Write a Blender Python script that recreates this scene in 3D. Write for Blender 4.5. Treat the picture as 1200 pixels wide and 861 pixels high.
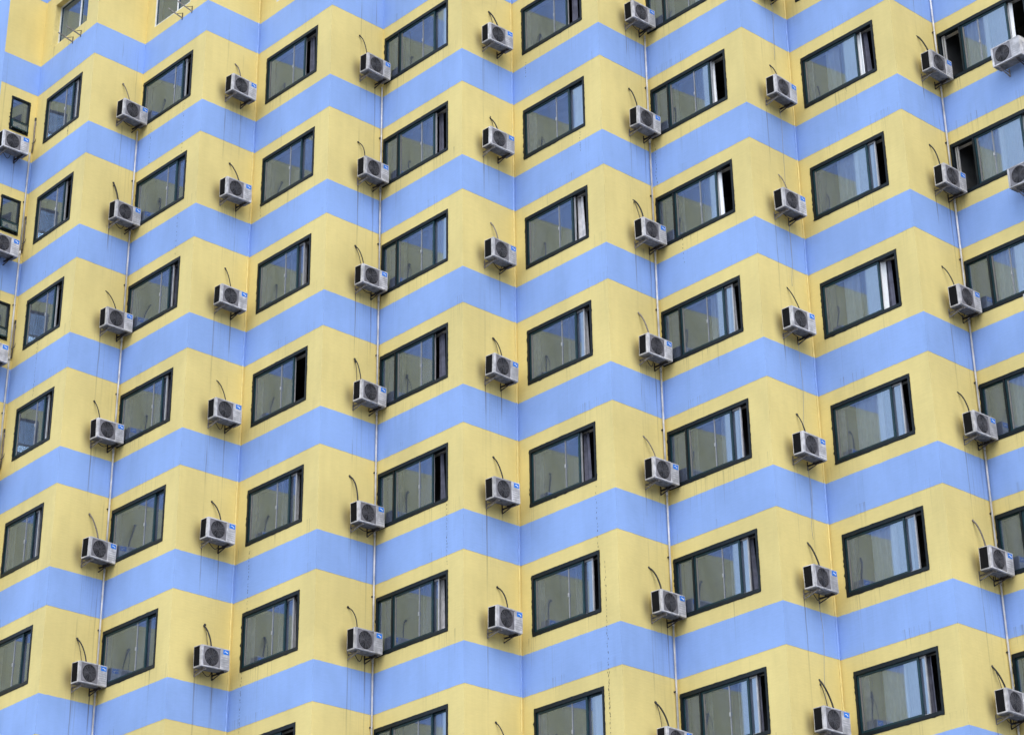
import bpy, bmesh, math, random
from mathutils import Vector, Matrix

random.seed(7)
R = math.radians
scene = bpy.context.scene
for o in list(bpy.data.objects):
    bpy.data.objects.remove(o)

# ------------------------------------------------------------------ camera
EYE = 1.7                                   # eye height above the ground
PITCH, ROLL, FPX = 0.528858, -0.026379, 2787.33
cam = bpy.data.cameras.new('camera')
cam.sensor_width = 36.0
cam.lens = FPX / 1200.0 * 36.0
cam.shift_x = -51.25 / 1200.0
cam.shift_y = -348.2 / 1200.0
cam.clip_start, cam.clip_end = 0.1, 5000
cam_ob = bpy.data.objects.new('camera', cam)
scene.collection.objects.link(cam_ob)
fw = Vector((0, math.cos(PITCH), math.sin(PITCH)))
up0 = Vector((0, -math.sin(PITCH), math.cos(PITCH)))
rt0 = Vector((1, 0, 0))
rt = math.cos(ROLL) * rt0 + math.sin(ROLL) * up0
up = -math.sin(ROLL) * rt0 + math.cos(ROLL) * up0
m = Matrix((rt, up, -fw)).transposed().to_4x4()
m.translation = Vector((0, 0, EYE))
cam_ob.matrix_world = m
scene.camera = cam_ob

# ------------------------------------------------------------------ sky, sun, exposure (overcast)
SUN_EL, SUN_AZ = R(50), R(172)              # azimuth clockwise from +y: behind the camera
world = bpy.data.worlds.new('World')
scene.world = world
world.use_nodes = True
wn = world.node_tree
sky = wn.nodes.new('ShaderNodeTexSky')
sky.sky_type = 'NISHITA'
sky.sun_disc = False
sky.sun_elevation = SUN_EL
sky.sun_rotation = SUN_AZ
sky.air_density = 1.0
sky.dust_density = 6.0
sky.ozone_density = 1.0
hs = wn.nodes.new('ShaderNodeHueSaturation')   # cloud cover: the sky's blue is washed out
hs.inputs['Saturation'].default_value = 0.7
cl = wn.nodes.new('ShaderNodeMix')            # an even cloud deck over most of it
cl.data_type = 'RGBA'
cl.inputs[0].default_value = 0.72
cl.inputs[7].default_value = (6.1, 7.2, 8.9, 1.0)
bg = wn.nodes['Background']
bg.inputs['Strength'].default_value = 0.12
wn.links.new(sky.outputs[0], hs.inputs['Color'])
wn.links.new(hs.outputs[0], cl.inputs[6])
wn.links.new(cl.outputs[2], bg.inputs[0])
sun = bpy.data.lights.new('sun', 'SUN')
sun.energy = 0.5
sun.angle = R(40)
sun.color = (1.0, 0.96, 0.9)
sun_ob = bpy.data.objects.new('sun', sun)
scene.collection.objects.link(sun_ob)
sd = Vector((math.sin(SUN_AZ) * math.cos(SUN_EL), math.cos(SUN_AZ) * math.cos(SUN_EL), math.sin(SUN_EL)))
sun_ob.rotation_euler = sd.to_track_quat('Z', 'Y').to_euler()
sun_ob.location = (0, 0, 80)
vs = scene.view_settings
vs.view_transform = 'Standard'
vs.look = 'None'
vs.gamma = 1.0
vs.use_curve_mapping = False
vs.exposure = 1.15
scene.render.engine = 'CYCLES'
scene.cycles.max_bounces = 8
scene.cycles.transparent_max_bounces = 16

# ------------------------------------------------------------------ helpers
COL = scene.collection


class MB:
    """collects boxes, tubes and sheets, then links them as one mesh object"""

    def __init__(self):
        self.v, self.f, self.uv, self.mi = [], [], {}, []

    def quad(self, pts, uv=None, mi=0):
        n = len(self.v)
        self.v += [tuple(p) for p in pts]
        self.f.append(tuple(range(n, n + len(pts))))
        self.mi.append(mi)
        if uv:
            self.uv[len(self.f) - 1] = uv
        return self

    def box(self, x0, x1, y0, y1, z0, z1, mi=0):
        n = len(self.v)
        self.v += [(x, y, z) for z in (z0, z1) for y in (y0, y1) for x in (x0, x1)]
        for q in ((0, 2, 3, 1), (4, 5, 7, 6), (0, 1, 5, 4), (2, 6, 7, 3), (0, 4, 6, 2), (1, 3, 7, 5)):
            self.f.append(tuple(n + i for i in q))
            self.mi.append(mi)
        return self

    def bar(self, a, b, w, h=None, mi=0):
        """square bar from a to b"""
        h = h or w
        a, b = Vector(a), Vector(b)
        d = (b - a).normalized()
        s = d.cross(Vector((0, 0, 1)))
        if s.length < 1e-3:
            s = Vector((1, 0, 0))
        s.normalize()
        t = s.cross(d)
        n = len(self.v)
        for p in (a, b):
            for i, j in ((-1, -1), (1, -1), (1, 1), (-1, 1)):
                self.v.append(tuple(p + s * (i * w / 2) + t * (j * h / 2)))
        for q in ((3, 2, 1, 0), (4, 5, 6, 7), (0, 1, 5, 4), (1, 2, 6, 5), (2, 3, 7, 6), (3, 0, 4, 7)):
            self.f.append(tuple(n + i for i in q))
            self.mi.append(mi)
        return self

    def tube(self, pts, r, seg=8, mi=0):
        pts = [Vector(p) for p in pts]
        n = len(self.v)
        for i, p in enumerate(pts):
            d = (pts[min(i + 1, len(pts) - 1)] - pts[max(i - 1, 0)]).normalized()
            s = d.cross(Vector((0.31, 0.17, 0.93)))
            if s.length < 1e-3:
                s = d.cross(Vector((1, 0, 0)))
            s.normalize()
            t = d.cross(s)
            for k in range(seg):
                a = 2 * math.pi * k / seg
                self.v.append(tuple(p + s * (r * math.cos(a)) + t * (r * math.sin(a))))
        for i in range(len(pts) - 1):
            for k in range(seg):
                k2 = (k + 1) % seg
                self.f.append((n + i * seg + k, n + i * seg + k2, n + (i + 1) * seg + k2, n + (i + 1) * seg + k))
                self.mi.append(mi)
        self.f.append(tuple(n + k for k in reversed(range(seg))))
        self.f.append(tuple(n + (len(pts) - 1) * seg + k for k in range(seg)))
        self.mi += [mi, mi]
        return self

    def mesh(self, name, mats, smooth=False, bevel=0.0):
        me = bpy.data.meshes.new(name)
        me.from_pydata(self.v, [], self.f)
        if self.uv:
            ul = me.uv_layers.new(name='UVMap')
            for p in me.polygons:
                for k, li in enumerate(p.loop_indices):
                    ul.data[li].uv = self.uv[p.index][k]
        if not isinstance(mats, (list, tuple)):
            mats = [mats]
        for mt in mats:
            me.materials.append(mt)
        for p, k in zip(me.polygons, self.mi):
            p.material_index = k
            p.use_smooth = smooth
        if bevel:
            bm = bmesh.new()
            bm.from_mesh(me)
            bmesh.ops.bevel(bm, geom=bm.edges[:], offset=bevel, segments=2, affect='EDGES', profile=0.5)
            bm.to_mesh(me)
            bm.free()
        me.update()
        return me

    def build(self, name, mats, parent=None, **kw):
        return link(name, self.mesh(name, mats, **kw), parent)


def link(name, data, parent=None, loc=(0, 0, 0), rz=0.0):
    o = bpy.data.objects.new(name, data)
    COL.objects.link(o)
    o.location = loc
    o.rotation_euler = (0, 0, rz)
    if parent:
        o.parent = parent
    return o


def tag(o, label=None, cat=None, group=None, kind=None):
    for k, v in (('label', label), ('category', cat), ('group', group), ('kind', kind)):
        if v:
            o[k] = v
    return o


# ------------------------------------------------------------------ materials
class NT:
    def __init__(self, name):
        self.m = bpy.data.materials.new(name)
        self.m.use_nodes = True
        self.t = self.m.node_tree
        self.bsdf = self.t.nodes['Principled BSDF']
        self.out = self.t.nodes['Material Output']

    def n(self, kind, **kw):
        nd = self.t.nodes.new('ShaderNode' + kind)
        for k, v in kw.items():
            setattr(nd, k, v)
        return nd

    def l(self, a, b):
        self.t.links.new(a, b)

    def put(self, sock, v):
        if isinstance(v, (int, float, tuple)):
            sock.default_value = v
        else:
            self.l(v, sock)

    def math(self, op, a, b=0.0, c=0.0):
        nd = self.n('Math', operation=op)
        self.put(nd.inputs[0], a)
        self.put(nd.inputs[1], b)
        self.put(nd.inputs[2], c)
        return nd.outputs[0]

    def noise(self, vec, scale=1.0, detail=3.0, rough=0.55):
        nd = self.n('TexNoise')
        nd.inputs['Scale'].default_value = scale
        nd.inputs['Detail'].default_value = detail
        nd.inputs['Roughness'].default_value = rough
        if vec is not None:
            self.l(vec, nd.inputs['Vector'])
        return nd.outputs['Fac']

    def scaled(self, vec, s, off=(0, 0, 0)):
        nd = self.n('Mapping')
        nd.inputs['Scale'].default_value = s
        nd.inputs['Location'].default_value = off
        self.l(vec, nd.inputs['Vector'])
        return nd.outputs[0]

    def step(self, v, lo, hi, a=0.0, b=1.0):
        nd = self.n('MapRange')
        nd.interpolation_type = 'SMOOTHSTEP'
        self.put(nd.inputs['Value'], v)
        for k, x in zip(('From Min', 'From Max', 'To Min', 'To Max'), (lo, hi, a, b)):
            nd.inputs[k].default_value = x
        return nd.outputs[0]

    def mix(self, fac, a, b, blend='MIX'):
        nd = self.n('Mix', data_type='RGBA', blend_type=blend)
        self.put(nd.inputs[0], fac)
        self.put(nd.inputs[6], a)
        self.put(nd.inputs[7], b)
        return nd.outputs[2]


def rgb(r, g, b):
    return (r, g, b, 1.0)


def simple(name, col, rough=0.5, metal=0.0, var=0.12, scale=6.0, spec=0.4):
    """plain paint or metal with a little uneven grime"""
    t = NT(name)
    tc = t.n('TexCoord')
    oi = t.n('ObjectInfo')
    off = t.n('VectorMath', operation='ADD')
    sc = t.n('VectorMath', operation='SCALE')
    t.l(oi.outputs['Random'], sc.inputs[0])
    sc.inputs['Scale'].default_value = 50.0
    t.l(tc.outputs['Object'], off.inputs[0])
    t.l(sc.outputs[0], off.inputs[1])
    f = t.noise(off.outputs[0], scale, 4.0)
    k = t.step(f, 0.3, 0.7, 1.0 - var, 1.0 + var * 0.5)
    k2 = t.math('MULTIPLY_ADD', oi.outputs['Random'], var, 1.0 - var / 2)
    k = t.math('MULTIPLY', k, k2)
    c = t.n('VectorMath', operation='SCALE')
    c.inputs[0].default_value = col
    t.l(k, c.inputs['Scale'])
    t.l(c.outputs[0], t.bsdf.inputs['Base Color'])
    t.bsdf.inputs['Roughness'].default_value = rough
    t.bsdf.inputs['Metallic'].default_value = metal
    t.bsdf.inputs['Specular IOR Level'].default_value = spec
    return t.m


ZT0 = EYE + 33.4754          # top of the reference blue band
FLOOR = 3.0
BAND = 0.9324


def wall_mat(name, col, layout):
    """painted render over small tiles; layout 'unit' (air-conditioner face) or 'window' sets where the run-off stains and painted unit shade sit.
    UV = (metres along the face relative to the unit or window, metres up)"""
    t = NT(name)
    uvn = t.n('UVMap', uv_map='UVMap')
    uv = uvn.outputs[0]
    geo = t.n('NewGeometry')
    sep = t.n('SeparateXYZ')
    t.l(uv, sep.inputs[0])
    u, z = sep.outputs[0], sep.outputs[1]
    pos = geo.outputs['Position']
    p = t.math('FLOORED_MODULO', t.math('SUBTRACT', ZT0, z), FLOOR)      # metres below the band's top edge
    # overall unevenness
    big = t.step(t.noise(t.scaled(pos, (0.7, 0.7, 0.45)), 1.0, 4.0), 0.3, 0.7, 0.90, 1.05)
    run = t.step(t.noise(t.scaled(pos, (5.0, 5.0, 0.22)), 1.0, 5.0, 0.65), 0.3, 0.75, 1.015, 0.975)
    fine = t.step(t.noise(t.scaled(pos, (5, 5, 38)), 1.0, 3.0), 0.25, 0.75, 0.97, 1.02)
    val = t.math('MULTIPLY', t.math('MULTIPLY', big, run), fine)
    cs = t.n('VectorMath', operation='SCALE')
    cs.inputs[0].default_value = col
    t.l(val, cs.inputs['Scale'])
    c = cs.outputs[0]
    # rising damp / soot where water has run, plus painted shade at the units
    runs = t.noise(t.scaled(pos, (21.0, 21.0, 0.35)), 1.0, 4.0, 0.7)
    patch = t.noise(t.scaled(pos, (0.9, 0.9, 0.6), (3.1, 8.2, 1.4)), 1.0, 2.0)
    if layout == 'unit':
        tt = t.math('FLOORED_MODULO', t.math('SUBTRACT', p, 2.74), FLOOR)   # below the bracket foot
        fade = t.math('POWER', 2.718, t.math('MULTIPLY', tt, -0.9))
        wob = t.math('MULTIPLY_ADD', t.noise(t.scaled(pos, (1, 1, 2.0)), 1.0, 2.0), 0.03, -0.015)
        au = t.math('ABSOLUTE', t.math('SUBTRACT', t.math('ABSOLUTE', t.math('ADD', u, wob)), 0.255))
        line = t.step(au, 0.004, 0.028, 1.0, 0.0)
        keep = t.step(t.noise(t.scaled(pos, (1.7, 1.7, 0.6)), 1.0, 2.0), 0.42, 0.62)
        s1 = t.math('MULTIPLY', t.math('MULTIPLY', line, fade), keep)
        wide = t.step(t.math('ABSOLUTE', u), 0.2, 0.55, 1.0, 0.0)
        s2 = t.math('MULTIPLY', t.math('MULTIPLY', wide, fade), t.step(runs, 0.52, 0.76))
        stain = t.math('MULTIPLY_ADD', s1, 0.9, t.math('MULTIPLY', s2, 0.62))
        # soot plus painted contact shade on the wall, at the unit's intake side
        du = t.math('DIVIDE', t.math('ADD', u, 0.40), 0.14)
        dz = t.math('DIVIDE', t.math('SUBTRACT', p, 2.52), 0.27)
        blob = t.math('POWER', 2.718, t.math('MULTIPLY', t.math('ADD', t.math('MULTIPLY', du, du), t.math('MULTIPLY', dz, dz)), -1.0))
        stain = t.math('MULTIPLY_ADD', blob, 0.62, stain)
        du = t.math('DIVIDE', u, 0.34)  # contact shade beneath the unit, painted into the wall colour
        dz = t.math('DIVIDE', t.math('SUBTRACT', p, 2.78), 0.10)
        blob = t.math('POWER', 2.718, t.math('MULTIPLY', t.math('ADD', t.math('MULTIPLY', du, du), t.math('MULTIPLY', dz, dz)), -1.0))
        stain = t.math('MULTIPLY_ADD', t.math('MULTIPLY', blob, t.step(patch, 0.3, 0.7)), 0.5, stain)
        stain = t.math('MULTIPLY', stain, t.step(z, ZT0 - 0.9, ZT0 + 0.1, 1.0, 0.0))
    else:
        tt = t.math('FLOORED_MODULO', t.math('SUBTRACT', p, 2.66), FLOOR)   # below the sill
        fade = t.math('POWER', 2.718, t.math('MULTIPLY', tt, -2.2))
        s1 = t.math('MULTIPLY', t.math('MULTIPLY', t.step(runs, 0.52, 0.74), fade), t.step(patch, 0.42, 0.6))
        t2 = t.math('FLOORED_MODULO', t.math('SUBTRACT', p, 0.72), FLOOR)   # foot of the band and head of the window
        fade2 = t.math('POWER', 2.718, t.math('MULTIPLY', t2, -2.6))
        s2 = t.math('MULTIPLY', t.math('MULTIPLY', t.step(runs, 0.5, 0.7), fade2), t.step(patch, 0.5, 0.66))
        stain = t.math('MULTIPLY_ADD', s1, 0.6, t.math('MULTIPLY', s2, 0.5))
    # general faint runs
    gen = t.math('MULTIPLY', t.step(runs, 0.6, 0.85), t.step(patch, 0.45, 0.7))
    stain = t.math('MULTIPLY_ADD', gen, 0.16, stain)
    stain = t.math('MINIMUM', stain, 0.8)
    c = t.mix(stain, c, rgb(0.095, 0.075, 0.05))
    t.l(c, t.bsdf.inputs['Base Color'])
    t.bsdf.inputs['Roughness'].default_value = 0.62
    t.bsdf.inputs['Specular IOR Level'].default_value = 0.3
    # relief of the small tiles under the paint
    br = t.n('TexBrick')
    br.inputs['Scale'].default_value = 1.0
    br.inputs['Brick Width'].default_value = 0.24
    br.inputs['Row Height'].default_value = 0.065
    br.inputs['Mortar Size'].default_value = 0.006
    br.inputs['Mortar Smooth'].default_value = 0.4
    t.l(uv, br.inputs['Vector'])
    bmp = t.n('Bump')
    bmp.inputs['Strength'].default_value = 0.25
    bmp.inputs['Distance'].default_value = 0.004
    h = t.math('MULTIPLY_ADD', t.noise(t.scaled(pos, (9, 9, 9)), 1.0, 5.0), 0.8, t.math('MULTIPLY', br.outputs['Fac'], -0.7))
    t.l(h, bmp.inputs['Height'])
    t.l(bmp.outputs[0], t.bsdf.inputs['Normal'])
    return t.m


YEL = (0.715, 0.58, 0.225)
BLU = (0.26, 0.398, 0.725)
M = {}
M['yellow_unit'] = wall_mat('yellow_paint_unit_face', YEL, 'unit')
M['yellow_window'] = wall_mat('yellow_paint_window_face', YEL, 'window')
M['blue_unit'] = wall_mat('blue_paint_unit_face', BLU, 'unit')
M['blue_window'] = wall_mat('blue_paint_window_face', BLU, 'window')
M['yellow_plain'] = simple('yellow_paint', YEL, 0.6)
M['blue_plain'] = simple('blue_paint', BLU, 0.6)
M['frame'] = simple('dark_green_frame', (0.005, 0.010, 0.013), 0.5, 0.0, 0.25, 6.0, 0.25)
M['sash'] = simple('dark_teal_sash', (0.006, 0.033, 0.043), 0.42, 0.0, 0.25, 6.0, 0.3)
M['seal'] = simple('black_sealant', (0.008, 0.008, 0.009), 0.8)
M['alu'] = simple('pale_aluminium', (0.42, 0.42, 0.43), 0.35, 0.2, 0.15)
M['stile'] = simple('dull_aluminium', (0.27, 0.27, 0.28), 0.45)
M['liner'] = simple('dusty_grey_liner', (0.17, 0.16, 0.15), 0.6)
M['white_frame'] = simple('white_frame_paint', (0.72, 0.72, 0.70), 0.4)
M['plaster'] = simple('interior_plaster', (0.62, 0.59, 0.54), 0.8)
M['room'] = simple('room_wall', (0.11, 0.11, 0.11), 0.9, 0, 0.3, 2.0)
M['curtain'] = simple('grey_curtain', (0.12, 0.12, 0.16), 0.9, 0, 0.3)
M['curtain_white'] = simple('white_curtain', (0.88, 0.88, 0.88), 0.9, 0, 0.06)
M['curtain_pale'] = simple('pale_curtain', (0.62, 0.60, 0.60), 0.9, 0, 0.2)
M['pan'] = simple('base_pan_steel', (0.20, 0.19, 0.185), 0.6, 0.1, 0.4, 12.0)
M['casing'] = simple('unit_casing', (0.53, 0.515, 0.53), 0.45, 0, 0.34, 7.0)
M['shroud'] = simple('fan_guard_grey', (0.19, 0.18, 0.195), 0.5, 0, 0.2)
M['grille'] = simple('fan_grille_wire', (0.13, 0.125, 0.14), 0.6)
M['dark'] = simple('dark_cavity', (0.011, 0.011, 0.012), 0.85, 0, 0.12, 6.0, 0.1)
M['fan'] = simple('fan_plastic', (0.05, 0.05, 0.056), 0.6, 0, 0.12, 6.0, 0.15)
M['line'] = simple('louvre_grey', (0.34, 0.34, 0.36), 0.5)
M['sticker'] = simple('sticker_blue', (0.012, 0.20, 0.74), 0.4, 0, 0.1)
M['sticker_white'] = simple('sticker_white', (0.8, 0.82, 0.85), 0.4)
M['steel'] = simple('grimy_steel', (0.30, 0.27, 0.25), 0.5, 0.3, 0.4, 14.0)
M['steel_dark'] = simple('rusty_dark_steel', (0.055, 0.045, 0.042), 0.6, 0.2, 0.5, 14.0)
M['hose'] = simple('black_tape_hose', (0.022, 0.021, 0.021), 0.6, 0, 0.4)
M['hose_pale'] = simple('worn_wrapped_hose', (0.20, 0.17, 0.15), 0.7, 0, 0.5, 30.0)
M['pvc'] = simple('greyed_white_pvc', (0.52, 0.51, 0.50), 0.45, 0, 0.35, 3.0)
M['cable'] = simple('grey_cable', (0.28, 0.27, 0.27), 0.6)
M['flake'] = simple('exposed_render', (0.045, 0.042, 0.04), 0.9)
M['roof'] = simple('roof_felt', (0.10, 0.10, 0.10), 0.9)


def glass_mat():
    t = NT('window_glass')
    fr = t.n('Fresnel')
    fr.inputs['IOR'].default_value = 2.3
    gl = t.n('BsdfGlossy')
    gl.inputs['Roughness'].default_value = 0.05
    gl.inputs['Color'].default_value = rgb(0.62, 0.80, 1.0)
    tc = t.n('TexCoord')
    bmp = t.n('Bump')
    bmp.inputs['Strength'].default_value = 0.13
    bmp.inputs['Distance'].default_value = 0.01
    t.l(t.noise(t.scaled(tc.outputs['Object'], (2.2, 2.2, 1.1)), 1.0, 1.0), bmp.inputs['Height'])
    t.l(bmp.outputs[0], gl.inputs['Normal'])
    tr = t.n('BsdfTransparent')
    tr.inputs['Color'].default_value = rgb(0.92, 0.96, 0.98)
    mx = t.n('MixShader')
    t.l(t.math('MULTIPLY_ADD', fr.outputs[0], 1.0, 0.10), mx.inputs[0])
    t.l(tr.outputs[0], mx.inputs[1])
    t.l(gl.outputs[0], mx.inputs[2])
    # film of dust
    df = t.n('BsdfDiffuse')
    df.inputs['Color'].default_value = rgb(0.30, 0.34, 0.46)
    mx2 = t.n('MixShader')
    t.l(t.step(t.noise(t.scaled(tc.outputs['Object'], (3, 3, 0.8)), 1.0, 4.0), 0.3, 0.8, 0.12, 0.25), mx2.inputs[0])
    t.l(mx.outputs[0], mx2.inputs[1])
    t.l(df.outputs[0], mx2.inputs[2])
    t.l(mx2.outputs[0], t.out.inputs['Surface'])
    return t.m


M['glass'] = glass_mat()


def ground_mat():
    t = NT('asphalt')
    tc = t.n('TexCoord')
    f = t.noise(t.scaled(tc.outputs['Object'], (0.3, 0.3, 0.3)), 1.0, 6.0)
    c = t.mix(f, rgb(0.05, 0.05, 0.052), rgb(0.12, 0.115, 0.11))
    t.l(c, t.bsdf.inputs['Base Color'])
    t.bsdf.inputs['Roughness'].default_value = 0.9
    return t.m


M['ground'] = ground_mat()

# ------------------------------------------------------------------ the ground
g = MB()
g.quad([(-1500, -1500, 0), (1500, -1500, 0), (1500, 1500, 0), (-1500, 1500, 0)])
tag(g.build('ground', M['ground']), kind='structure')

# ------------------------------------------------------------------ plan of the saw-tooth front (valleys and ridges)
P = {n: Vector(p) for n, p in zip('ZABCDEFGHIJKLMN', [
    (-14.184, 56.381), (-12.229, 54.125), (-11.134, 55.327), (-9.12, 53.138), (-7.897, 54.43), (-5.716, 52.039),
    (-4.495, 53.336), (-2.327, 50.944), (-1.092, 52.249), (1.075, 49.863), (2.286, 51.148), (4.469, 48.727),
    (5.715, 50.017), (7.886, 47.582), (9.086, 48.831)])}
eU = (P['B'] - P['A']).normalized()          # along a unit face
eW = (P['M'] - P['L']).normalized()          # along a window face
P['Y'] = P['Z'] - eU * 1.20
P['X'] = P['Y'] - (P['A'] - P['Z']).normalized() * 3.3
P['O'] = P['N'] + eW * 3.26
P['Q'] = P['O'] + eU * 1.78
order = 'XYZABCDEFGHIJKLMNOQ'
DEPTH = 13.0
back = Vector((eU.x, eU.y)) * 0.0 + Vector((-(P['M'] - P['A']).normalized().y, (P['M'] - P['A']).normalized().x))
TOP = ZT0 + 2 * FLOOR + 0.6
BASE = (P['G'] + back * 6)
building = bpy.data.objects.new('apartment_building', None)
COL.objects.link(building)
building.location = (BASE.x, BASE.y, 0)
tag(building, 'saw-tooth yellow apartment tower with blue bands and dark framed windows', 'building')
B0 = Vector((BASE.x, BASE.y, 0))


def zt(r):
    return ZT0 - FLOOR * r


class Face:
    def __init__(self, a, b):
        self.a, self.b = P[a], P[b]
        self.e = (self.b - self.a).normalized()
        self.L = (self.b - self.a).length
        self.inw = Vector((-self.e.y, self.e.x))       # into the building
        self.rz = math.atan2(self.e.y, self.e.x)
        self.name = a

    def pt(self, u, out, z):
        q = self.a + self.e * u - self.inw * out
        return Vector((q.x, q.y, z))


faces = {order[i]: Face(order[i], order[i + 1]) for i in range(len(order) - 1)}

# which bay a window face has: left edge, right edge of the opening
WIN = {'Z': (0.56, 2.43, 'two'), 'B': (0.09, 2.41, 'two'), 'D': (0.40, 2.64, 'two'), 'F': (0.075, 2.68, 'three'),
       'H': (0.375, 2.635, 'two'), 'J': (0.065, 2.655, 'three'), 'L': (0.345, 2.675, 'two'), 'N': (0.06, 2.70, 'three')}
WTOP, WBOT = 1.27, 2.65
TOPWIN = {'Z': (0.55, 2.40), 'B': (0.40, 2.11), 'D': (0.70, 2.36)}
FLOORS = {'Z': (-1, 6), 'B': (-1, 6), 'D': (-1, 6), 'F': (-1, 6), 'H': (-1, 6), 'J': (0, 7), 'L': (0, 7), 'N': (0, 7)}
SMALL = (0.39, 0.99, 1.23, 2.25)             # small casement on the face Y-Z
SMALL_FLOORS = (0, 3)


def holes(fc):
    out = []
    n = fc.name
    if n in WIN:
        lo, hi = FLOORS[n]
        for r in range(lo, hi + 1):
            if r == -1 and n in TOPWIN:
                out.append((*TOPWIN[n], zt(r) - WBOT, zt(r) - WTOP))
            else:
                out.append((WIN[n][0], WIN[n][1], zt(r) - WBOT, zt(r) - WTOP))
    if n == 'Y':
        for r in range(SMALL_FLOORS[0], SMALL_FLOORS[1] + 1):
            out.append((SMALL[0], SMALL[1], zt(r) - SMALL[3], zt(r) - SMALL[2]))
    return out


AC_U = {'A': 1.165, 'C': 1.015, 'E': 1.265, 'G': 0.985, 'I': 1.26, 'K': 0.975, 'M': 1.24, 'Y': 0.40, 'O': 1.0}


def wall_sheet(fc, z0, z1, out, mats, name, cut=(), parent=building, u0=None, u1=None, back_to=None):
    """a rectangle of facade with rectangular openings; UV = metres"""
    us = sorted({0.0 if u0 is None else u0, fc.L if u1 is None else u1} | {h[0] for h in cut} | {h[1] for h in cut})
    if back_to is not None:
        n = max(2, int((us[-1] - us[0]) / 0.09))
        us = [us[0] + (us[-1] - us[0]) * k / n for k in range(n + 1)]
        wob = {(k, zz): random.gauss(0, 0.0022) if 0 < k < n else 0.0 for k in range(n + 1) for zz in (0, 1)}
        mb = MB()
        off = AC_U.get(fc.name, 0.0)
        for i in range(n):
            c = [(us[i], z0 + wob[i, 0]), (us[i + 1], z0 + wob[i + 1, 0]), (us[i + 1], z1 + wob[i + 1, 1]), (us[i], z1 + wob[i, 1])]
            mb.quad([fc.pt(u, out, z) - B0 for u, z in c], [(u - off, z) for u, z in c])
            for (p, q) in ((c[1], c[0]), (c[3], c[2])):
                mb.quad([fc.pt(*x) - B0 for x in ((p[0], out, p[1]), (q[0], out, q[1]), (q[0], back_to, q[1]), (p[0], back_to, p[1]))],
                        [(x[0] - off, x[1]) for x in (p, q, q, p)])
        return mb.build(name, mats, parent)
    zs = sorted({z0, z1} | {h[2] for h in cut} | {h[3] for h in cut})
    off = AC_U.get(fc.name, 0.0)
    mb = MB()
    for i in range(len(us) - 1):
        for j in range(len(zs) - 1):
            uc, zc = (us[i] + us[i + 1]) / 2, (zs[j] + zs[j + 1]) / 2
            if any(h[0] < uc < h[1] and h[2] < zc < h[3] for h in cut):
                continue
            c = [(us[i], zs[j]), (us[i + 1], zs[j]), (us[i + 1], zs[j + 1]), (us[i], zs[j + 1])]
            mb.quad([fc.pt(u, out, z) - B0 for u, z in c], [(u - off, z) for u, z in c])
    return mb.build(name, mats, parent)


for i, n in enumerate(order[:-1]):
    fc = faces[n]
    kind = 'window' if (n in WIN or n in 'XO') else 'unit'
    if n == 'X':
        wall_sheet(fc, 0, TOP, 0.0, M['blue_window'], 'end_wall')['label'] = 'plain blue end wall'
        continue
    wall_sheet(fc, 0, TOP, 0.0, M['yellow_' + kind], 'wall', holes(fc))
    # blue bands, 4 mm proud of the yellow, mitred at the corners
    pr = 0.004
    for r in range(-2, 12):
        convex_l = n in 'YACEGIKMO'             # left edge is a ridge
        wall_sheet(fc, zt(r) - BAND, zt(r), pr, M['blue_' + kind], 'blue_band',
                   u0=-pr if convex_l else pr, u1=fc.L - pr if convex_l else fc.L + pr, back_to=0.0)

# rear and side walls, roof and parapet
qa, qx = P['Q'], P['X']
qb, xb = qa + back * DEPTH, qx + back * DEPTH
mb = MB()
for a, b in ((qa, qb), (qb, xb), (xb, qx)):
    mb.quad([Vector((p.x, p.y, z)) - B0 for p, z in ((a, 0), (b, 0), (b, TOP), (a, TOP))])
mb.build('rear_wall', M['yellow_plain'], building)
mb = MB()
ring = [P[n] for n in order] + [qb, xb]
mb.quad([Vector((p.x, p.y, TOP - 0.5)) - B0 for p in ring])
mb.build('roof', M['roof'], building)


# ------------------------------------------------------------------ windows
def rect_frame(mb, x0, x1, z0, z1, y0, y1, w, wt=None, wb=None):
    wt, wb = wt or w, wb or w
    mb.box(x0, x0 + w, y0, y1, z0, z1)
    mb.box(x1 - w, x1, y0, y1, z0, z1)
    mb.box(x0 + w, x1 - w, y0, y1, z1 - wt, z1)
    mb.box(x0 + w, x1 - w, y0, y1, z0, z0 + wb)


def pane(parent, x0, x1, y, z0, z1):
    MB().quad([(x0, y, z0), (x1, y, z0), (x1, y, z1), (x0, y, z1)]).build('pane', M['glass'], parent)


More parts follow.
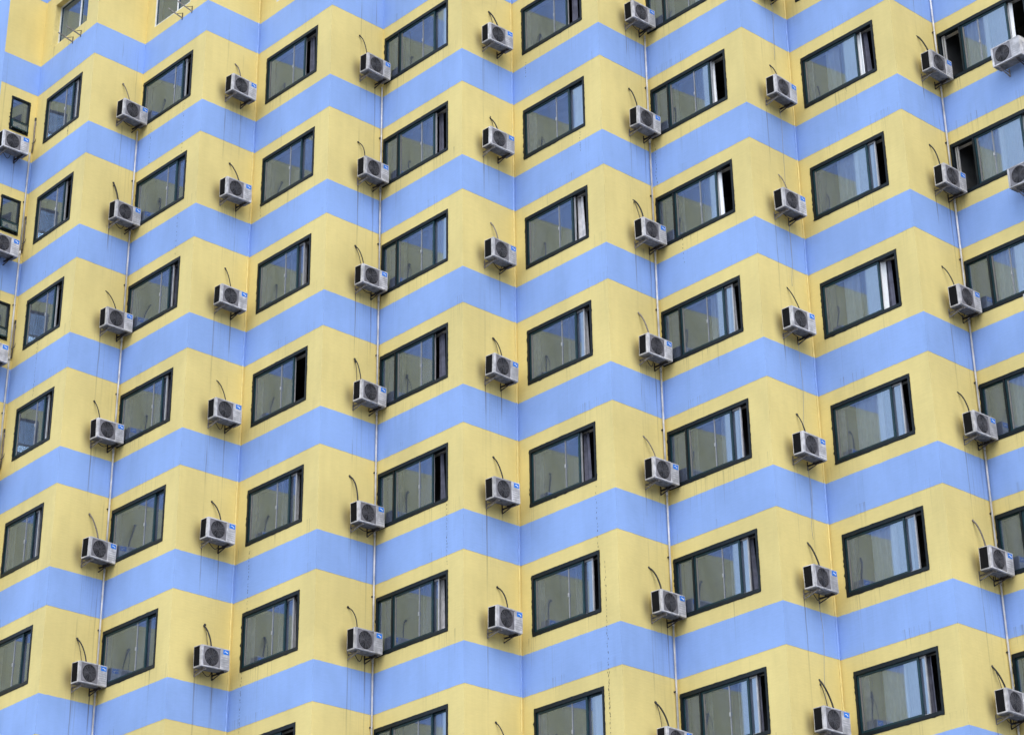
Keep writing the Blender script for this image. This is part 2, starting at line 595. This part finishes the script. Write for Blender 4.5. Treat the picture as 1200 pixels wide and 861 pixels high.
def room_parts(w, x0, x1, z0, z1, y, ul, ur):
    """plastered reveal and the dim room behind the opening"""
    mb = MB()
    d = y + 0.13
    mb.quad([(x0, y, z0), (x0, d, z0), (x0, d, z1), (x0, y, z1)])
    mb.quad([(x1, y, z0), (x1, y, z1), (x1, d, z1), (x1, d, z0)])
    mb.quad([(x0, y, z1), (x0, d, z1), (x1, d, z1), (x1, y, z1)])
    mb.quad([(x0, y, z0), (x1, y, z0), (x1, d, z0), (x0, d, z0)])
    mb.build('interior_reveal', M['plaster'], w)
    a, b, lo, hi, D = x0 - ul, x1 + ur, z0 - 0.85, z1 + 0.3, d + 1.35
    mb = MB()
    mb.quad([(a, d, lo), (a, D, lo), (a, D, hi), (a, d, hi)])
    mb.quad([(b, d, lo), (b, d, hi), (b, D, hi), (b, D, lo)])
    mb.quad([(a, D, lo), (b, D, lo), (b, D, hi), (a, D, hi)])
    mb.quad([(a, d, hi), (a, D, hi), (b, D, hi), (b, d, hi)])
    mb.quad([(a, d, lo), (b, d, lo), (b, D, lo), (a, D, lo)])
    # room side of the wall round the opening
    mb.quad([(a, d, lo), (x0, d, lo), (x0, d, hi), (a, d, hi)])
    mb.quad([(x1, d, lo), (b, d, lo), (b, d, hi), (x1, d, hi)])
    mb.quad([(x0, d, z1), (x1, d, z1), (x1, d, hi), (x0, d, hi)])
    mb.quad([(x0, d, lo), (x1, d, lo), (x1, d, z0), (x0, d, z0)])
    mb.build('room', M['room'], w)


def curtain(w, x0, x1, y, z0, z1, mat, rng, slant=0.0):
    """pleated cloth, optionally drawn aside towards the foot"""
    mb = MB()
    n = max(8, int((x1 - x0) / 0.018))
    ph = rng.random() * 6
    for i in range(n):
        def q(k, z, s):
            x = x0 + (x1 - x0) * k / n
            return (x + s * (k / n), y + 0.03 * math.sin(k * 0.9 + ph + 0.8 * math.sin(k * 0.23)) + 0.012 * math.sin(k * 0.37), z)
        mb.quad([q(i, z0, slant), q(i + 1, z0, slant), q(i + 1, z1, 0), q(i, z1, 0)])
    mb.build('curtain', mat, w, smooth=True)


def sealant(w, W, H, rng):
    """ragged black sealant and broken paint round the frame"""
    mb = MB()
    def strip(a, b, amp, base):
        a, b = Vector(a), Vector(b)
        n = 26
        d = (b - a) / n
        nrm = Vector((d.z, 0, -d.x)).normalized()
        prev = base
        for i in range(n):
            cur = base + max(0, rng.gauss(0, amp))
            p0, p1 = a + d * i, a + d * (i + 1)
            mb.quad([p0, p1, p1 + nrm * cur, p0 + nrm * prev])
            prev = cur
    yy = -0.0065
    strip((-W / 2, yy, H), (-W / 2, yy, 0), 0.014, 0.010)
    strip((W / 2, yy, 0), (W / 2, yy, H), 0.005, 0.008)
    strip((-W / 2, yy, 0), (W / 2, yy, 0), 0.005, 0.012)
    strip((W / 2, yy, H), (-W / 2, yy, H), 0.003, 0.006)
    for f in range(len(mb.f)):
        pass
    mb.build('sealant', M['seal'], w)


# state of the narrow right-hand light: c closed, s sash part open, o wide open
STATE = {'Z': 'csssssc', 'B': 'sscsscc', 'D': 'socsosso', 'F': 'ccocoosc', 'H': 'cocososc', 'J': 'ccoossss', 'L': 'csososss', 'N': 'ccooccss'}


def make_window(fc, r, spec):
    u0, u1, typ = spec
    W, H = u1 - u0, WBOT - WTOP
    rng = random.Random(hash((ord(fc.name), r)) & 0xffff)
    loc = fc.pt((u0 + u1) / 2, 0, zt(r) - WBOT) - B0
    fwid = 0.055
    mb = MB()
    rect_frame(mb, -W / 2, W / 2, 0, H, -0.014, 0.11, fwid, 0.085, 0.075)
    left = -W / 2 + fwid
    right = W / 2 - fwid
    main_l = left
    if typ == 'three':
        main_l = -W / 2 + 0.59 if fc.name != 'N' else -W / 2 + 0.67
        mb.box(main_l - 0.025, main_l + 0.025, -0.004, 0.10, 0.075, H - 0.085)
    main_r = W / 2 - (0.56 if fc.name not in 'ZB' else 0.45)
    w = mb.build('window', M['frame'], building)
    w.location = loc
    w.rotation_euler = (0, 0, fc.rz)
    sealant(w, W, H, rng)
    zb, ztp = 0.075, H - 0.085
    # main sash in the outer track
    sl = main_l + (0.025 if typ == 'three' else 0.0)
    s = MB()
    rect_frame(s, sl, main_r, zb, ztp, 0.018, 0.05, 0.05)
    s.build('sash', M['sash'], w)
    pane(w, sl + 0.05, main_r - 0.05, 0.034, zb + 0.05, ztp - 0.05)
    MB().box(sl + 0.055, sl + 0.095, 0.024, 0.033, zb + 0.05, ztp - 0.05).build('jamb_liner', M['liner'], w)  # added strip before the pane, standing for the lit plaster reveal
    st = STATE[fc.name]
    st = st[(r + 1) % len(st)]
    # sliding sash in the inner track
    sw = right - main_r + 0.06
    d = {'c': 0.0, 's': 0.23 + 0.13 * rng.random(), 'o': 0.45 + 0.13 * rng.random()}[st]
    b = right - d
    a = b - sw
    s = MB()
    rect_frame(s, a, b, zb, ztp, 0.058, 0.09, 0.036)
    s.build('sash', M['alu'] if st != 'c' else M['sash'], w)
    pane(w, a + 0.036, b - 0.036, 0.074, zb + 0.036, ztp - 0.036)
    # second inner leaf with its pull, seen through the main pane
    lx = main_r - (0.47 + 0.05 * rng.random()) * (0.8 if fc.name in 'ZB' else 1.0)
    if fc.name == 'J':
        lx -= 0.06
    if fc.name == 'N':
        lx -= 0.35
    s = MB()
    s.box(lx - 0.010, lx + 0.010, 0.018, 0.033, zb + 0.05, ztp - 0.05)
    if fc.name != 'L':
        s.build('stile', M['stile'], w)
        MB().box(lx - 0.022, lx + 0.014, 0.004, 0.018, 0.60, 0.68).build('latch', M['alu'], w)
    if typ == 'three':
        if fc.name == 'N' and st == 'o':
            s = MB()
            rect_frame(s, left + 0.03, left + 0.12, zb, ztp, 0.058, 0.09, 0.03)
            s.build('sash', M['alu'], w)
        else:
            s = MB()
            rect_frame(s, left, main_l - 0.025, zb, ztp, 0.03, 0.06, 0.03)
            s.build('sash', M['sash'], w)
            pane(w, left + 0.03, main_l - 0.055, 0.045, zb + 0.03, ztp - 0.03)
    x0, x1 = left - 0.02, right + 0.02
    room_parts(w, x0, x1, zb - 0.02, ztp + 0.02, 0.125, min(0.3, max(0.02, u0 - 0.1)), min(0.35, fc.L - u1 - 0.1))
    # white curtain drawn across the far half of the main pane
    if fc.name in 'JLN' or (fc.name in 'FH' and st == 'c'):
        x_in = {'J': 1.72, 'L': 1.16, 'N': 0.95, 'F': 2.25, 'H': 2.2}[fc.name] + rng.uniform(-0.1, 0.12) - (u0 + u1) / 2
        curtain(w, x_in - 0.14, (right if st == 'c' else main_r) + 0.1, 0.135, zb, ztp, M['curtain_white'], rng, rng.uniform(-0.04, 0.04))
    # curtains
    if rng.random() < 0.8:
        cm = M['curtain'] if rng.random() < 0.7 else M['curtain_pale']
        wd = 0.12 + 0.12 * rng.random()
        curtain(w, main_r - 0.02 + 0.06 * rng.random(), main_r + wd, 0.19, zb, ztp, cm, rng, 0.10 * rng.random())
    if rng.random() < 0.6:
        curtain(w, sl + 0.0, sl + 0.10 + 0.1 * rng.random(), 0.2, zb, ztp, M['curtain_pale'], rng)
    return w


def make_top_window(fc, r, spec):
    """deep yellow reveal, pale frame"""
    u0, u1 = spec
    W, H = u1 - u0, WBOT - WTOP
    loc = fc.pt((u0 + u1) / 2, 0, zt(r) - WBOT) - B0
    y = 0.22 if fc.name == 'Z' else 0.07
    mb = MB()
    mb.quad([(-W / 2, 0, 0), (-W / 2, y, 0), (-W / 2, y, H), (-W / 2, 0, H)])
    mb.quad([(W / 2, 0, 0), (W / 2, 0, H), (W / 2, y, H), (W / 2, y, 0)])
    mb.quad([(-W / 2, 0, H), (-W / 2, y, H), (W / 2, y, H), (W / 2, 0, H)])
    mb.quad([(-W / 2, 0, 0), (W / 2, 0, 0), (W / 2, y, 0), (-W / 2, y, 0)])
    w = mb.build('window', M['yellow_plain'], building)
    w['label'] = 'deeply recessed window with pale frame' if fc.name == 'Z' else 'window with thin pale frame'
    w.location = loc
    w.rotation_euler = (0, 0, fc.rz)
    f = MB()
    rect_frame(f, -W / 2, W / 2, 0, H, y - 0.06, y + 0.02, 0.035)
    f.box(0.21, 0.25, y - 0.06, y + 0.02, 0.035, H - 0.035)
    f.build('frame', M['white_frame'], w)
    for a, b in ((-W / 2 + 0.035, 0.21), (0.25, W / 2 - 0.035)):
        s = MB()
        rect_frame(s, a, b, 0.035, H - 0.035, y - 0.035, y, 0.03)
        s.build('sash', M['sash'], w)
        pane(w, a + 0.03, b - 0.03, y - 0.02, 0.065, H - 0.065)
    room_parts(w, -W / 2, W / 2, 0, H, y + 0.03, 0.1, 0.1)


for n, spec in WIN.items():
    lo, hi = FLOORS[n]
    for r in range(lo, hi + 1):
        if r == -1 and n in TOPWIN:
            make_top_window(faces[n], r, TOPWIN[n])
        else:
            make_window(faces[n], r, spec)

# small casements on the narrow face next to the blue end wall
fc = faces['Y']
for r in range(SMALL_FLOORS[0], SMALL_FLOORS[1] + 1):
    W, H = SMALL[1] - SMALL[0], SMALL[3] - SMALL[2]
    mb = MB()
    rect_frame(mb, -W / 2, W / 2, 0, H, -0.012, 0.09, 0.045)
    mb.box(-W / 2 + 0.045, W / 2 - 0.045, -0.008, 0.08, 0.30, 0.345)
    w = mb.build('window', M['frame'], building)
    w['label'] = 'small casement window with tilting lower light'
    w.location = fc.pt((SMALL[0] + SMALL[1]) / 2, 0, zt(r) - SMALL[3]) - B0
    w.rotation_euler = (0, 0, fc.rz)
    sealant(w, W, H, random.Random(r))
    pane(w, -W / 2 + 0.045, W / 2 - 0.045, 0.03, 0.345, H - 0.045)
    # lower light hinged at its head, pushed out
    s = MB()
    rect_frame(s, -W / 2 + 0.04, W / 2 - 0.04, -0.265, 0, -0.02, 0.01, 0.03)
    s = s.build('awning_sash', M['sash'], w)
    s.location = (0, -0.012, 0.305)
    s.rotation_euler = (R(-13), 0, 0)
    p = MB().quad([(-W / 2 + 0.07, -0.008, -0.235), (W / 2 - 0.07, -0.008, -0.235), (W / 2 - 0.07, -0.008, -0.03), (-W / 2 + 0.07, -0.008, -0.03)]).build('pane', M['glass'], w)
    p.location = s.location
    p.rotation_euler = s.rotation_euler
    MB().bar((-W / 2 + 0.06, 0.0, 0.06), (-W / 2 + 0.06, -0.10, 0.10), 0.012).build('stay', M['alu'], w)
    room_parts(w, -W / 2 + 0.03, W / 2 - 0.03, 0.03, H - 0.03, 0.10, 0.03, 0.05)

# paint-covered corner pipes in the three valleys without a white drainpipe
for n in 'CGK':
    fc = faces[n]
    q = fc.pt(fc.L - 0.06, 0.014, 0) - B0
    spans = []
    z = TOP - 0.6
    for r in range(-2, 12):
        spans.append(('yellow_plain', zt(r) - BAND - (FLOOR - BAND), zt(r) - BAND))
        spans.append(('blue_plain', zt(r) - BAND, zt(r)))
    for mt, z0, z1 in spans:
        z0 = max(z0, 0.0)
        o = MB().tube([(0, 0, z0), (0, 0, z1)], 0.018, 8).build('corner_pipe', M[mt], building, smooth=False)
        o.location = (q.x, q.y, 0)

# flaked paint: broken dark lines where water runs (face, floor of the window above, u, from, to metres below that band's top)
flk = MB()
for n, r, u, v0, v1, dens in (('B', 0, 1.92, 2.75, 4.25, 16), ('B', 0, 0.55, 2.8, 4.0, 14), ('B', 1, 1.95, 2.75, 4.2, 12), ('D', 5, 0.42, 2.7, 4.6, 26),
                              ('D', 4, 0.52, 2.7, 4.6, 22), ('H', 4, 2.32, 2.8, 4.4, 14), ('H', 5, 2.5, 1.6, 5.0, 44), ('H', 6, 2.5, 1.0, 3.0, 24),
                              ('H', 1, 2.18, 2.68, 3.3, 9), ('H', 0, 0.45, 2.9, 3.4, 6), ('F', 4, 2.36, 2.7, 4.2, 22), ('J', 1, 0.12, 2.8, 4.0, 14),
                              ('Z', 2, 1.2, 2.7, 4.2, 24), ('Z', 0, 1.7, 2.68, 2.95, 6), ('L', 1, 1.5, 2.68, 2.85, 4), ('D', 1, 0.36, 2.7, 3.0, 5),
                              ('L', 6, 0.34, 1.5, 2.6, 10), ('J', 2, 0.8, 2.67, 3.4, 6), ('N', 4, 1.2, 2.7, 3.6, 8)):
    fc = faces[n]
    u *= 1.12
    rng = random.Random(n + str(r))
    for k in range(dens):
        v = v0 + (v1 - v0) * (k + rng.random() * 0.7) / dens
        uu = u + rng.gauss(0, 0.010)
        hh, ww = 0.012 + 0.035 * rng.random(), 0.004 + 0.006 * rng.random()
        z = zt(r) - v
        out = 0.0065
        flk.quad([fc.pt(uu - ww, out, z) - B0, fc.pt(uu + ww * 0.6, out, z - 0.006) - B0, fc.pt(uu + ww * 1.2, out, z + hh) - B0,
                  fc.pt(uu - ww * 0.5, out, z + hh * 1.1) - B0])
o = flk.build('flaked_paint', M['flake'], building)
o['kind'] = 'stuff'

# ------------------------------------------------------------------ air conditioners
# local frame: x along the wall, -y outwards, origin on the wall under the casing's middle
CW, CH, GAP, CD = 0.405, 0.495, 0.13, 0.30
yb, yf = -GAP, -(GAP + CD)
mesh = {}
c = MB()
c.box(-CW, CW, yf + 0.03, yb, 0, CH)
p = MB()
p.box(-CW + 0.012, CW - 0.012, yf + 0.045, yb - 0.012, -0.012, 0.004)
for k in range(4):
    x = -0.27 + 0.18 * k
    p.box(x - 0.03, x + 0.03, yf + 0.09, yb - 0.06, -0.017, -0.012)
mesh['base_pan'] = p.mesh('base_pan', M['pan'])
mesh['casing'] = c.mesh('casing', M['casing'], bevel=0.008)
XS = 0.14                                    # where the guard ends and the service panel begins
c = MB()
c.box(XS, CW - 0.002, yf, yf + 0.032, 0.004, CH - 0.004)
mesh['front_panel'] = c.mesh('front_panel', M['casing'], bevel=0.006)
c = MB()
c.box(-CW + 0.002, -CW + 0.055, yf, yf + 0.032, 0.004, CH - 0.004)
c.box(-CW + 0.055, XS - 0.001, yf, yf + 0.032, CH - 0.03, CH - 0.004)
c.box(-CW + 0.055, XS - 0.001, yf, yf + 0.032, 0.004, 0.03)
mesh['front_frame'] = c.mesh('front_frame', M['casing'])
# shroud: square plate with a round opening
c = MB()
gx, gz, gr = (-CW + 0.055 + XS) / 2, CH / 2, 0.203
x0, x1, z0, z1 = -CW + 0.055, XS - 0.001, 0.03, CH - 0.03
N = 32
for k in range(N):
    def edge(a):
        dx, dz = math.cos(a), math.sin(a)
        s = min((x1 - gx) / dx if dx > 1e-6 else ((x0 - gx) / dx if dx < -1e-6 else 9), (z1 - gz) / dz if dz > 1e-6 else ((z0 - gz) / dz if dz < -1e-6 else 9))
        return (gx + dx * s, yf + 0.008, gz + dz * s)
    a0, a1 = 2 * math.pi * k / N + math.pi / 4, 2 * math.pi * (k + 1) / N + math.pi / 4
    i0 = (gx + gr * math.cos(a0), yf + 0.004, gz + gr * math.sin(a0))
    i1 = (gx + gr * math.cos(a1), yf + 0.004, gz + gr * math.sin(a1))
    c.quad([edge(a0), edge(a1), i1, i0])
    j0, j1 = (i0[0], yf + 0.03, i0[2]), (i1[0], yf + 0.03, i1[2])
    c.quad([i0, i1, j1, j0])
mesh['fan_shroud'] = c.mesh('fan_shroud', M['shroud'])
c = MB()
c.quad([(gx + gr * math.cos(2 * math.pi * k / N), yf + 0.0275, gz + gr * math.sin(2 * math.pi * k / N)) for k in range(N)])
mesh['fan_cavity'] = c.mesh('fan_cavity', M['dark'])
c = MB()
for k in range(3):
    a = 2 * math.pi * k / 3 + 0.4
    def fp(rad, ang, y):
        return (gx + rad * math.cos(ang), y, gz + rad * math.sin(ang))
    c.quad([fp(0.03, a, yf + 0.014), fp(0.17, a + 0.15, yf + 0.012), fp(0.175, a + 1.1, yf + 0.024), fp(0.03, a + 0.8, yf + 0.024)])
c.tube([(gx, yf + 0.026, gz), (gx, yf + 0.010, gz)], 0.04, 12)
mesh['fan'] = c.mesh('fan', M['fan'])
c = MB()
for rr in (0.045, 0.065, 0.085, 0.105, 0.125, 0.145, 0.163, 0.18):
    pts = [(gx + rr * math.cos(2 * math.pi * k / 24), yf + 0.002, gz + rr * math.sin(2 * math.pi * k / 24)) for k in range(25)]
    c.tube(pts, 0.0030, 4)
for k in range(12):
    a = 2 * math.pi * k / 12
    c.bar((gx + 0.03 * math.cos(a), yf + 0.004, gz + 0.03 * math.sin(a)), (gx + 0.200 * math.cos(a), yf + 0.004, gz + 0.200 * math.sin(a)), 0.004)
mesh['fan_grille'] = c.mesh('fan_grille', M['grille'])
c = MB()
c.box(-CW - 0.003, -CW + 0.01, yf + 0.075, yb - 0.022, 0.03, CH - 0.02)
for k in range(9):
    y = yf + 0.08 + k * 0.022
    c.box(-CW - 0.007, -CW - 0.003, y, y + 0.005, 0.03, CH - 0.02)
mesh['condenser_coil'] = c.mesh('condenser_coil', M['dark'])
c = MB()
c.box(XS + 0.03, CW - 0.03, yf - 0.002, yf + 0.002, 0, 0.011)
mesh['louvre'] = c.mesh('louvre', M['line'])
c = MB()
c.box(0.215, 0.375, yf - 0.003, yf + 0.002, CH - 0.135, CH - 0.03)
mesh['sticker'] = c.mesh('sticker', M['sticker'])
c = MB()
yy = yf - 0.0045
for k in range(8):
    a0, a1 = k / 8, (k + 1) / 8
    def sw(a, o):
        return (0.247 + 0.097 * a, yy, CH - 0.082 + 0.014 * math.sin(a * 5.2) + o * (0.006 + 0.010 * a))
    c.quad([sw(a0, -1), sw(a1, -1), sw(a1, 1), sw(a0, 1)])
mesh['emblem'] = c.mesh('emblem', M['sticker_white'])
c = MB()
c.box(CW, CW + 0.022, yf + 0.12, yb - 0.03, 0.10, 0.36)
mesh['valve_cover'] = c.mesh('valve_cover', M['casing'], bevel=0.006)
c = MB()
for z in (0.05, 0.12):
    c.tube([(CW, yf + 0.17, z), (CW + 0.05, yf + 0.17, z)], 0.014, 8)
mesh['valve'] = c.mesh('valve', M['hose'])


def bracket_mesh(mat, name='bracket'):
    c = MB()
    c.box(-0.019, 0.019, -0.006, 0.0, -0.155, 0.055)            # wall plate
    c.box(-0.017, 0.017, yf + 0.005, -0.006, -0.034, -0.030)    # top flange of the arm
    c.box(0.012, 0.017, yf + 0.005, -0.006, -0.062, -0.034)
    c.bar((0.0, -0.008, -0.145), (0.0, yf + 0.06, -0.045), 0.026, 0.014)
    c.box(-0.02, 0.02, yf + 0.05, yf + 0.08, -0.030, 0.0)       # feet of the casing
    c.box(-0.02, 0.02, yb - 0.08, yb - 0.05, -0.030, 0.0)
    for z in (0.03, -0.12):
        c.tube([(0, -0.006, z), (0, -0.018, z)], 0.007, 6)
    return c.mesh(name, mat)


mesh['bracket_pale'] = bracket_mesh(M['steel'])
mesh['bracket_dark'] = bracket_mesh(M['steel_dark'])


def bez(p, n=12):
    out = []
    for i in range(n + 1):
        t = i / n
        a = (1 - t) ** 3, 3 * t * (1 - t) ** 2, 3 * t * t * (1 - t), t ** 3
        out.append(tuple(sum(a[k] * p[k][j] for k in range(4)) for j in range(3)))
    return out


def hose_mesh(hx, hz, tx, bend, mat, r=0.016):
    """wrapped pipe from a hole in the wall down to the back of the casing"""
    c = MB()
    p = bez([(hx, 0.01, hz), (hx + bend, -0.09, hz - 0.05), (tx + bend * 0.2, -0.15, CH + 0.25), (tx, -0.16, CH - 0.02)])
    c.tube(p, r, 7)
    c.tube([(hx, 0.0, hz), (hx, -0.012, hz + 0.004)], 0.03, 10)
    return c.mesh('hose', mat, smooth=True)


def loop_mesh(w, drop):
    c = MB()
    pts = [(-0.18 + w * t, -0.16 - 0.05 * math.sin(math.pi * t), -0.01 - drop * math.sin(math.pi * t)) for t in [i / 12 for i in range(13)]]
    c.tube(pts, 0.009, 6)
    return c.mesh('drain_loop', M['hose'], smooth=True)


LOOPS = [loop_mesh(0.30, 0.14), loop_mesh(0.24, 0.18), loop_mesh(0.36, 0.10)]


def make_unit():
    root = bpy.data.objects.new('air_conditioner', None)
    COL.objects.link(root)
    for k in ('casing', 'base_pan', 'front_panel', 'front_frame', 'fan_shroud', 'fan_cavity', 'fan_grille', 'condenser_coil', 'valve_cover', 'valve'):
        link(k, mesh[k], root)
    link('fan', mesh['fan'], root)
    for k in range(5):
        link('louvre', mesh['louvre'], root, (0, 0, 0.07 + 0.052 * k))
    s = link('sticker', mesh['sticker'], root)
    link('emblem', mesh['emblem'], s)
    link('bracket', mesh['bracket_pale'], root, (-0.27, 0, 0))
    link('bracket', mesh['bracket_dark'], root, (0.24, 0, 0))
    return root


def copy_tree(o, parent=None):
    c = o.copy()
    COL.objects.link(c)
    c.parent = parent
    for ch in (proto_parts if o is proto else o.children):
        copy_tree(ch, c)
    return c


proto = make_unit()
proto_parts = list(proto.children)
first = [True]
NUM = ['', 'one floor', 'two floors', 'three floors', 'four floors', 'five floors', 'six floors', 'seven floors', 'eight floors', 'nine floors']
ORD = ['', 'first', 'second', 'third', 'fourth', 'fifth']


def place_unit(fc, u, ztop, where, r, hose=True, group='air conditioners on the facade', hole=None, sticker=True):
    if first[0]:
        o = proto
        first[0] = False
    else:
        o = copy_tree(proto)
    rng = random.Random(ord(fc.name) * 31 + r)
    if not sticker:
        for ch in list(o.children):
            if ch.name.startswith('sticker'):
                for g_ in list(ch.children):
                    bpy.data.objects.remove(g_)
                bpy.data.objects.remove(ch)
    o.location = fc.pt(u, 0, zt(r) - ztop - CH)
    o.rotation_euler = (R(rng.uniform(-0.8, 0.8)), R(rng.uniform(-1.8, 1.8)), fc.rz + R(rng.uniform(-2.2, 2.2)))
    tag(o, 'white air conditioner %s, %s below pale-framed windows' % (where, NUM[r + 1]), 'air conditioner', group)
    if hose:
        k = rng.random()
        hx = (hole if hole is not None else 0.975) - u + rng.uniform(-0.07, 0.05)
        bend = rng.choice([0.02, 0.06, 0.10, 0.13]) if fc.name in 'EGI' else rng.choice([-0.02, 0.0, 0.02, 0.05])
        me = hose_mesh(hx, 1.15 + rng.uniform(-0.12, 0.06), hx + rng.uniform(0.08, 0.26), bend, M['hose_pale'] if k < 0.3 else M['hose'], rng.choice([0.013, 0.016, 0.019]))
        link('hose', me, o)
        if k > 0.7:
            me = hose_mesh(hx + 0.02, 1.10, hx + rng.uniform(-0.05, 0.08), -0.05, M['hose'], 0.007)
            link('control_cable', me, o)
    if rng.random() < 0.75:
        link('drain_loop', rng.choice(LOOPS), o, (rng.uniform(-0.05, 0.05), 0, 0))
    return o


UNITS = [  # face, place words, first and last floor
    ('A', 'at second drainpipe from blue end wall', 0, 6), ('E', 'at third drainpipe from blue end wall', 0, 6),
    ('I', 'at fourth drainpipe from blue end wall', 0, 6), ('M', 'at fifth drainpipe from blue end wall', 1, 6),
    ('C', 'in first pipeless corner from blue end wall', 0, 5), ('G', 'in second pipeless corner from blue end wall', 0, 6),
    ('K', 'in third pipeless corner from blue end wall', 0, 6)]
for n, where, lo, hi in UNITS:
    for r in range(lo, hi + 1):
        place_unit(faces[n], AC_U[n] + random.uniform(-0.015, 0.015), 2.185 + random.uniform(-0.02, 0.02), where, r)
for r in range(0, 4):
    place_unit(faces['Y'], AC_U['Y'], 2.58, 'under small casement beside blue end wall', r, hose=False)
for r, dz in ((1, 2.67), (2, 2.80), (3, 2.84)):
    place_unit(faces['N'], 2.28, dz, 'slung below three-light window by fifth drainpipe', r, hose=False, sticker=False)

# ------------------------------------------------------------------ drainpipes
def drainpipe(n, u, words, r0=0.0):
    fc = faces[n]
    top = zt(0) - 2.74
    q = fc.pt(u, 0.05, 0)
    root = bpy.data.objects.new('drainpipe', None)
    COL.objects.link(root)
    root.location = (q.x, q.y, 0)
    root.rotation_euler = (0, 0, fc.rz)
    tag(root, words, 'drainpipe', 'white drainpipes in the corners')
    z = top
    while z > 0.2:
        z1 = max(0.1, z - 3.0)
        jx = random.uniform(-0.006, 0.006)
        MB().tube([(0, 0, z), (jx, 0, (z + z1) / 2), (0, 0, z1 + 0.01)], 0.023, 10).build('pipe_length', M['pvc'], root, smooth=True)
        MB().tube([(0, 0, z1 + 0.06), (0, 0, z1 - 0.05)], 0.029, 10).build('coupling', M['pvc'], root, smooth=True)
        MB().box(-0.035, 0.035, 0.0, 0.05, z1 + 1.5, z1 + 1.53).build('clip', M['steel_dark'], root)
        z = z1


for i, (n, du) in enumerate((('Y', 0.11), ('A', 0.08), ('E', 0.06), ('I', 0.11), ('M', 0.08))):
    w = 'beside the small casement windows' if i == 0 else '%s in line from the small casement windows' % ORD[i + 1]
    drainpipe(n, faces[n].L - du, 'thin white plastic drainpipe running down the corner, ' + w)

# wrapped refrigerant pipes next to the small casements
for r in range(0, 4):
    fc = faces['Y']
    z = zt(r)
    root = bpy.data.objects.new('pipe_bundle', None)
    COL.objects.link(root)
    root.location = fc.pt(fc.L - 0.02, 0.03, z - 3.0)
    root.rotation_euler = (0, 0, fc.rz)
    tag(root, 'worn taped pipe bundle beside small casement window, %s below pale-framed windows' % NUM[r + 1], 'pipe', 'taped pipes by the small casements')
    MB().tube([(0.0, 0, 1.28), (-0.02, -0.02, 1.05), (0.0, -0.01, 0.75), (-0.02, 0, 0.3)], 0.02, 7).build('wrapped_pipe', M['hose_pale'], root, smooth=True)
    MB().tube(bez([(0.0, 0, 1.3), (0.05, -0.09, 0.95), (0.06, -0.06, 0.55), (-0.12, -0.12, 0.5)]), 0.011, 6).build('cable', M['hose'], root, smooth=True)
    MB().tube([(0, 0, 1.27), (0, 0, 1.37)], 0.026, 8).build('cap', M['hose'], root)

# loose cables hanging from unit to unit in the third pipeless corner
for r in range(0, 6):
    fc = faces['K']
    z0, z1 = zt(r) - 2.80, zt(r + 1) - (2.215 if r % 2 else 1.45)
    u = AC_U['K'] + 0.12
    pts = [fc.pt(u + 0.02 * math.sin(k * 0.9 + r), 0.10 + 0.03 * math.sin(k * 0.5), z0 + (z1 - z0) * k / 10) for k in range(11)]
    o = MB()
    base = pts[-1]
    o.tube([p - base for p in pts], 0.0045, 5)
    o = o.build('cable', M['cable'], smooth=True)
    o.location = base
    tag(o, 'thin grey cable hanging in third pipeless corner, unit %s below pale-framed windows' % NUM[r + 1], 'cable', 'cables hanging between units')

# empty bracket arms under the recessed windows
for n, us, words in (('Z', (1.71, 2.14), 'under deeply recessed window beside small casements'), ('B', (1.78, 2.23), 'under pale-framed window by second drainpipe')):
    fc = faces[n]
    for u in us:
        root = bpy.data.objects.new('wall_bracket', None)
        COL.objects.link(root)
        root.location = fc.pt(u, 0, zt(-1) - 3.0)
        root.rotation_euler = (0, 0, fc.rz)
        side = 'nearer the valley corner' if u == us[0] else 'nearer the outer ridge'
        tag(root, 'bare steel bracket %s, the one %s' % (words, side), 'bracket', 'empty brackets under the pale-framed windows')
        MB().box(-0.018, 0.018, -0.008, 0.0, -0.06, 0.16).build('wall_plate', M['steel_dark'], root)
        MB().bar((0, -0.008, 0.0), (0, -0.46, 0.13), 0.026).build('arm', M['steel'], root)
        MB().bar((0, -0.01, 0.15), (0, -0.2, 0.06), 0.012).build('strut', M['steel_dark'], root)
